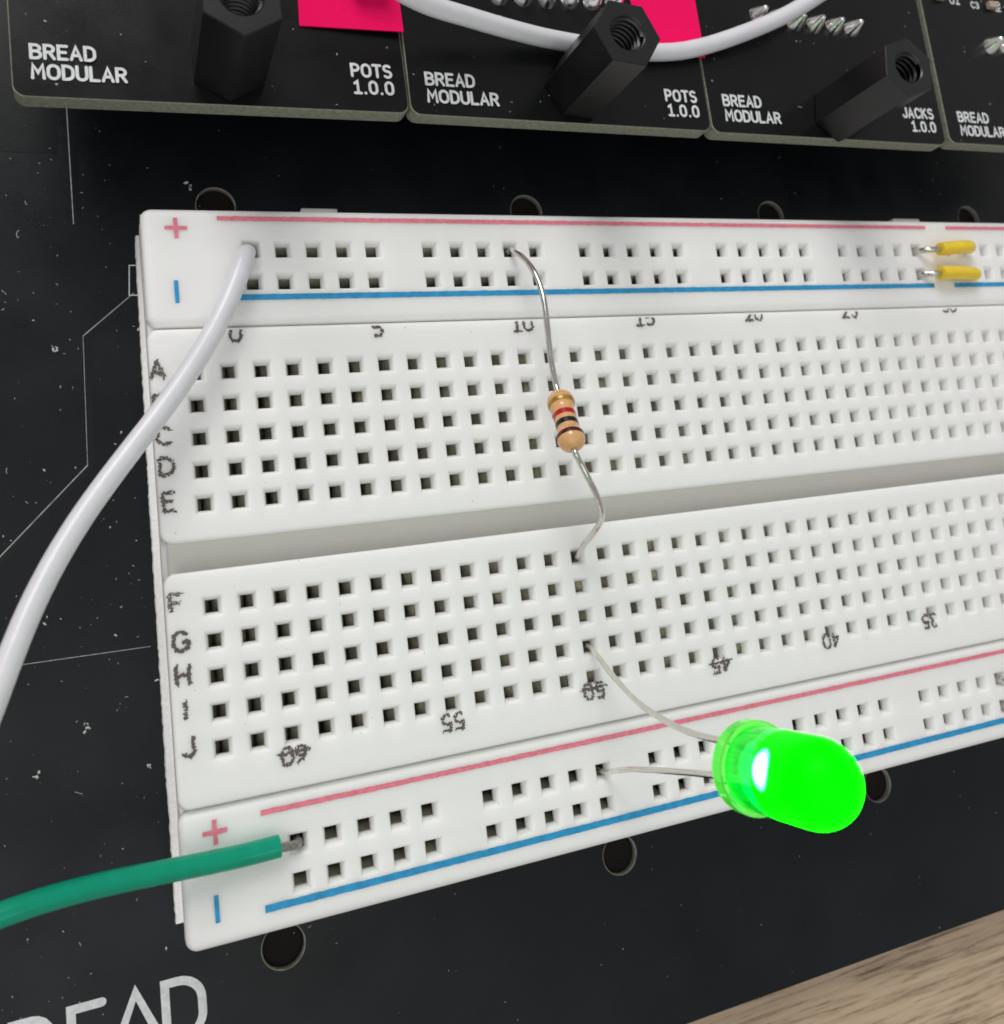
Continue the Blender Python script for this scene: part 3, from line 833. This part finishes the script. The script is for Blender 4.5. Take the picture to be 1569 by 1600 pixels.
# ------------------------------------------------------------------ LED
def led():
    X, Y, Z = 2.895, -3.085, 2.235
    t = thing('led', 'lit green LED standing on long leads above the lower rail', 'led', (X, Y, Z))
    R = .246
    lathe('flange', [(.05, 0), (.268, 0), (.276, .010), (.276, .088), (.268, .098), (.254, .100)], M['led_rim'], t, 56, None, 30, closed=True)
    lathe('lower_body', [(.2475, .1005), (.247, .35)], M['led_low'], t, 56, None, 30, closed=False)
    zb = .345
    prof = [(.02, zb - .10), (.10, zb - .085), (.19, zb - .045), (.243, zb), (R, zb + .004), (R, .60)] + [(R * math.cos(a), .60 + R * math.sin(a)) for a in [PI / 2 * k / 12 for k in range(1, 12)]] + [(.01, .60 + R)]
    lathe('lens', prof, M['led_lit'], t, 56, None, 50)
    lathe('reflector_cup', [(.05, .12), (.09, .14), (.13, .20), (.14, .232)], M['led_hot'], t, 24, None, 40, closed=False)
    for ch in t.children: ch.rotation_euler = (math.radians(-1.8), 0, 0)
    # lead frame posts seen through the clear base
    box('anvil', (-.03, .06, .01), (.03, .17, .22), M['tinw'], t, .006)
    box('post', (-.03, -.16, .01), (.03, -.09, .22), M['tinw'], t, .006)
    def L(p): return [(x - X, y - Y, z - Z) for x, y, z in p]
    tube('lead', spline(L([(3.048, -2.54, -.3), (3.046, -2.54, -.04), (3.022, -2.585, .12), (2.990, -2.735, .45), (2.936, -2.880, .90), (2.906, -2.955, 1.35), (2.885, -2.975, 1.70), (2.885, -2.970, 2.0), (2.895, -2.962, 2.26)]), 8), .0225, M['tinw'], t, seg=10, wob=.10, seed=4)
    tube('lead', spline(L([(3.0228, -3.5576, -.3), (3.0228, -3.553, -.02), (3.010, -3.505, .20), (2.990, -3.427, .55), (2.952, -3.315, 1.2), (2.905, -3.222, 1.8), (2.895, -3.212, 2.05), (2.895, -3.212, 2.26)]), 8), .0225, M['tinw'], t, seg=10, wob=.06, seed=5)
led()

# ------------------------------------------------------------------ dust
def dust(name, n, region, z, seed, smin, smax, m, label):
    rnd = random.Random(seed); V = []; F = []
    for i in range(n):
        x = rnd.uniform(region[0], region[1]); y = rnd.uniform(region[2], region[3])
        L = smin + (smax - smin) * rnd.random() ** 3.2; a = rnd.uniform(0, PI); w = L * rnd.uniform(.25, .8) if rnd.random() < .93 else .0025
        if w < .003: L *= 2.2
        d = Vector((math.cos(a), math.sin(a))); nn = Vector((-d.y, d.x)); c = Vector((x, y))
        if w < .003:  # fibre
            p0 = c; ang = a; s = len(V); k = 5
            for j in range(k + 1):
                dd = Vector((math.cos(ang), math.sin(ang))); q = Vector((-dd.y, dd.x))
                V.append((*(p0 + q * .0016), z + .002)); V.append((*(p0 - q * .0016), z + .0022))
                p0 = p0 + dd * (L / k); ang += rnd.uniform(-.5, .5)
            for j in range(k): F.append((s + 2 * j, s + 2 * j + 1, s + 2 * j + 3, s + 2 * j + 2))
        else:
            s = len(V); k = 5
            for j in range(k):
                th = 2 * PI * j / k + rnd.uniform(-.4, .4); rr = rnd.uniform(.6, 1)
                V.append((*(c + d * (L / 2 * math.cos(th) * rr) + nn * (w / 2 * math.sin(th) * rr)), z + .001))
            V.append((*c, z + .001 + L * .3))
            for j in range(k): F.append((s + j, s + (j + 1) % k, s + k))
    o = mesh(name, V, F, m); o['kind'] = 'stuff'; o['label'] = label
    return o
dust('dust', 300, (-1.9, -.45, -4.9, 2.6), ZB, 1, .006, .034, M['dust'], 'white dust specks and fibres on the carrier board')
def lint():
    rnd = random.Random(9); V = []; F = []
    for x, y in ((.117, 1.829), (-.497, -2.978), (-1.185, -1.744), (-.424, -2.323), (-.400, .549), (-1.287, -2.863), (-1.025, .385), (-.815, -.89), (-.922, -2.589)):
        for q in range(rnd.randint(2, 5)):
            cx, cy = x + rnd.uniform(-.025, .025), y + rnd.uniform(-.035, .035); k = 6; s0 = len(V); L = rnd.uniform(.010, .026); a = rnd.uniform(0, PI); f = rnd.uniform(.3, .8)
            for j in range(k):
                th = 2 * PI * j / k; rr = rnd.uniform(.5, 1) * L
                px, py = rr * math.cos(th), rr * f * math.sin(th)
                V.append((cx + px * math.cos(a) - py * math.sin(a), cy + px * math.sin(a) + py * math.cos(a), ZB + .001 + rnd.random() * .004))
            V.append((cx, cy, ZB + .010))
            for j in range(k): F.append((s0 + j, s0 + (j + 1) % k, s0 + k))
    o = mesh('lint', V, F, M['dust']); o['kind'] = 'stuff'; o['label'] = 'larger crumbs and lint on the carrier board'
lint()
dust('dust', 45, (-.4, 9.5, 1.45, 2.4), ZB, 2, .007, .02, M['dust'], 'dust specks on the strip between modules and breadboard')
dust('dust', 60, (-.4, 8.5, -6.0, -4.2), ZB, 3, .005, .016, M['dust'], 'sparse dust on the near part of the carrier board')
dust('dust', 160, (-1.1, 9.5, 2.06, 3.9), ZM, 4, .007, .034, M['dust'], 'dust specks and fibres on the module boards')
dust('grime', 110, (-.28, 8.6, -3.1, .33), 0, 5, .004, .013, M['grime'], 'tiny dark specks on the breadboard')
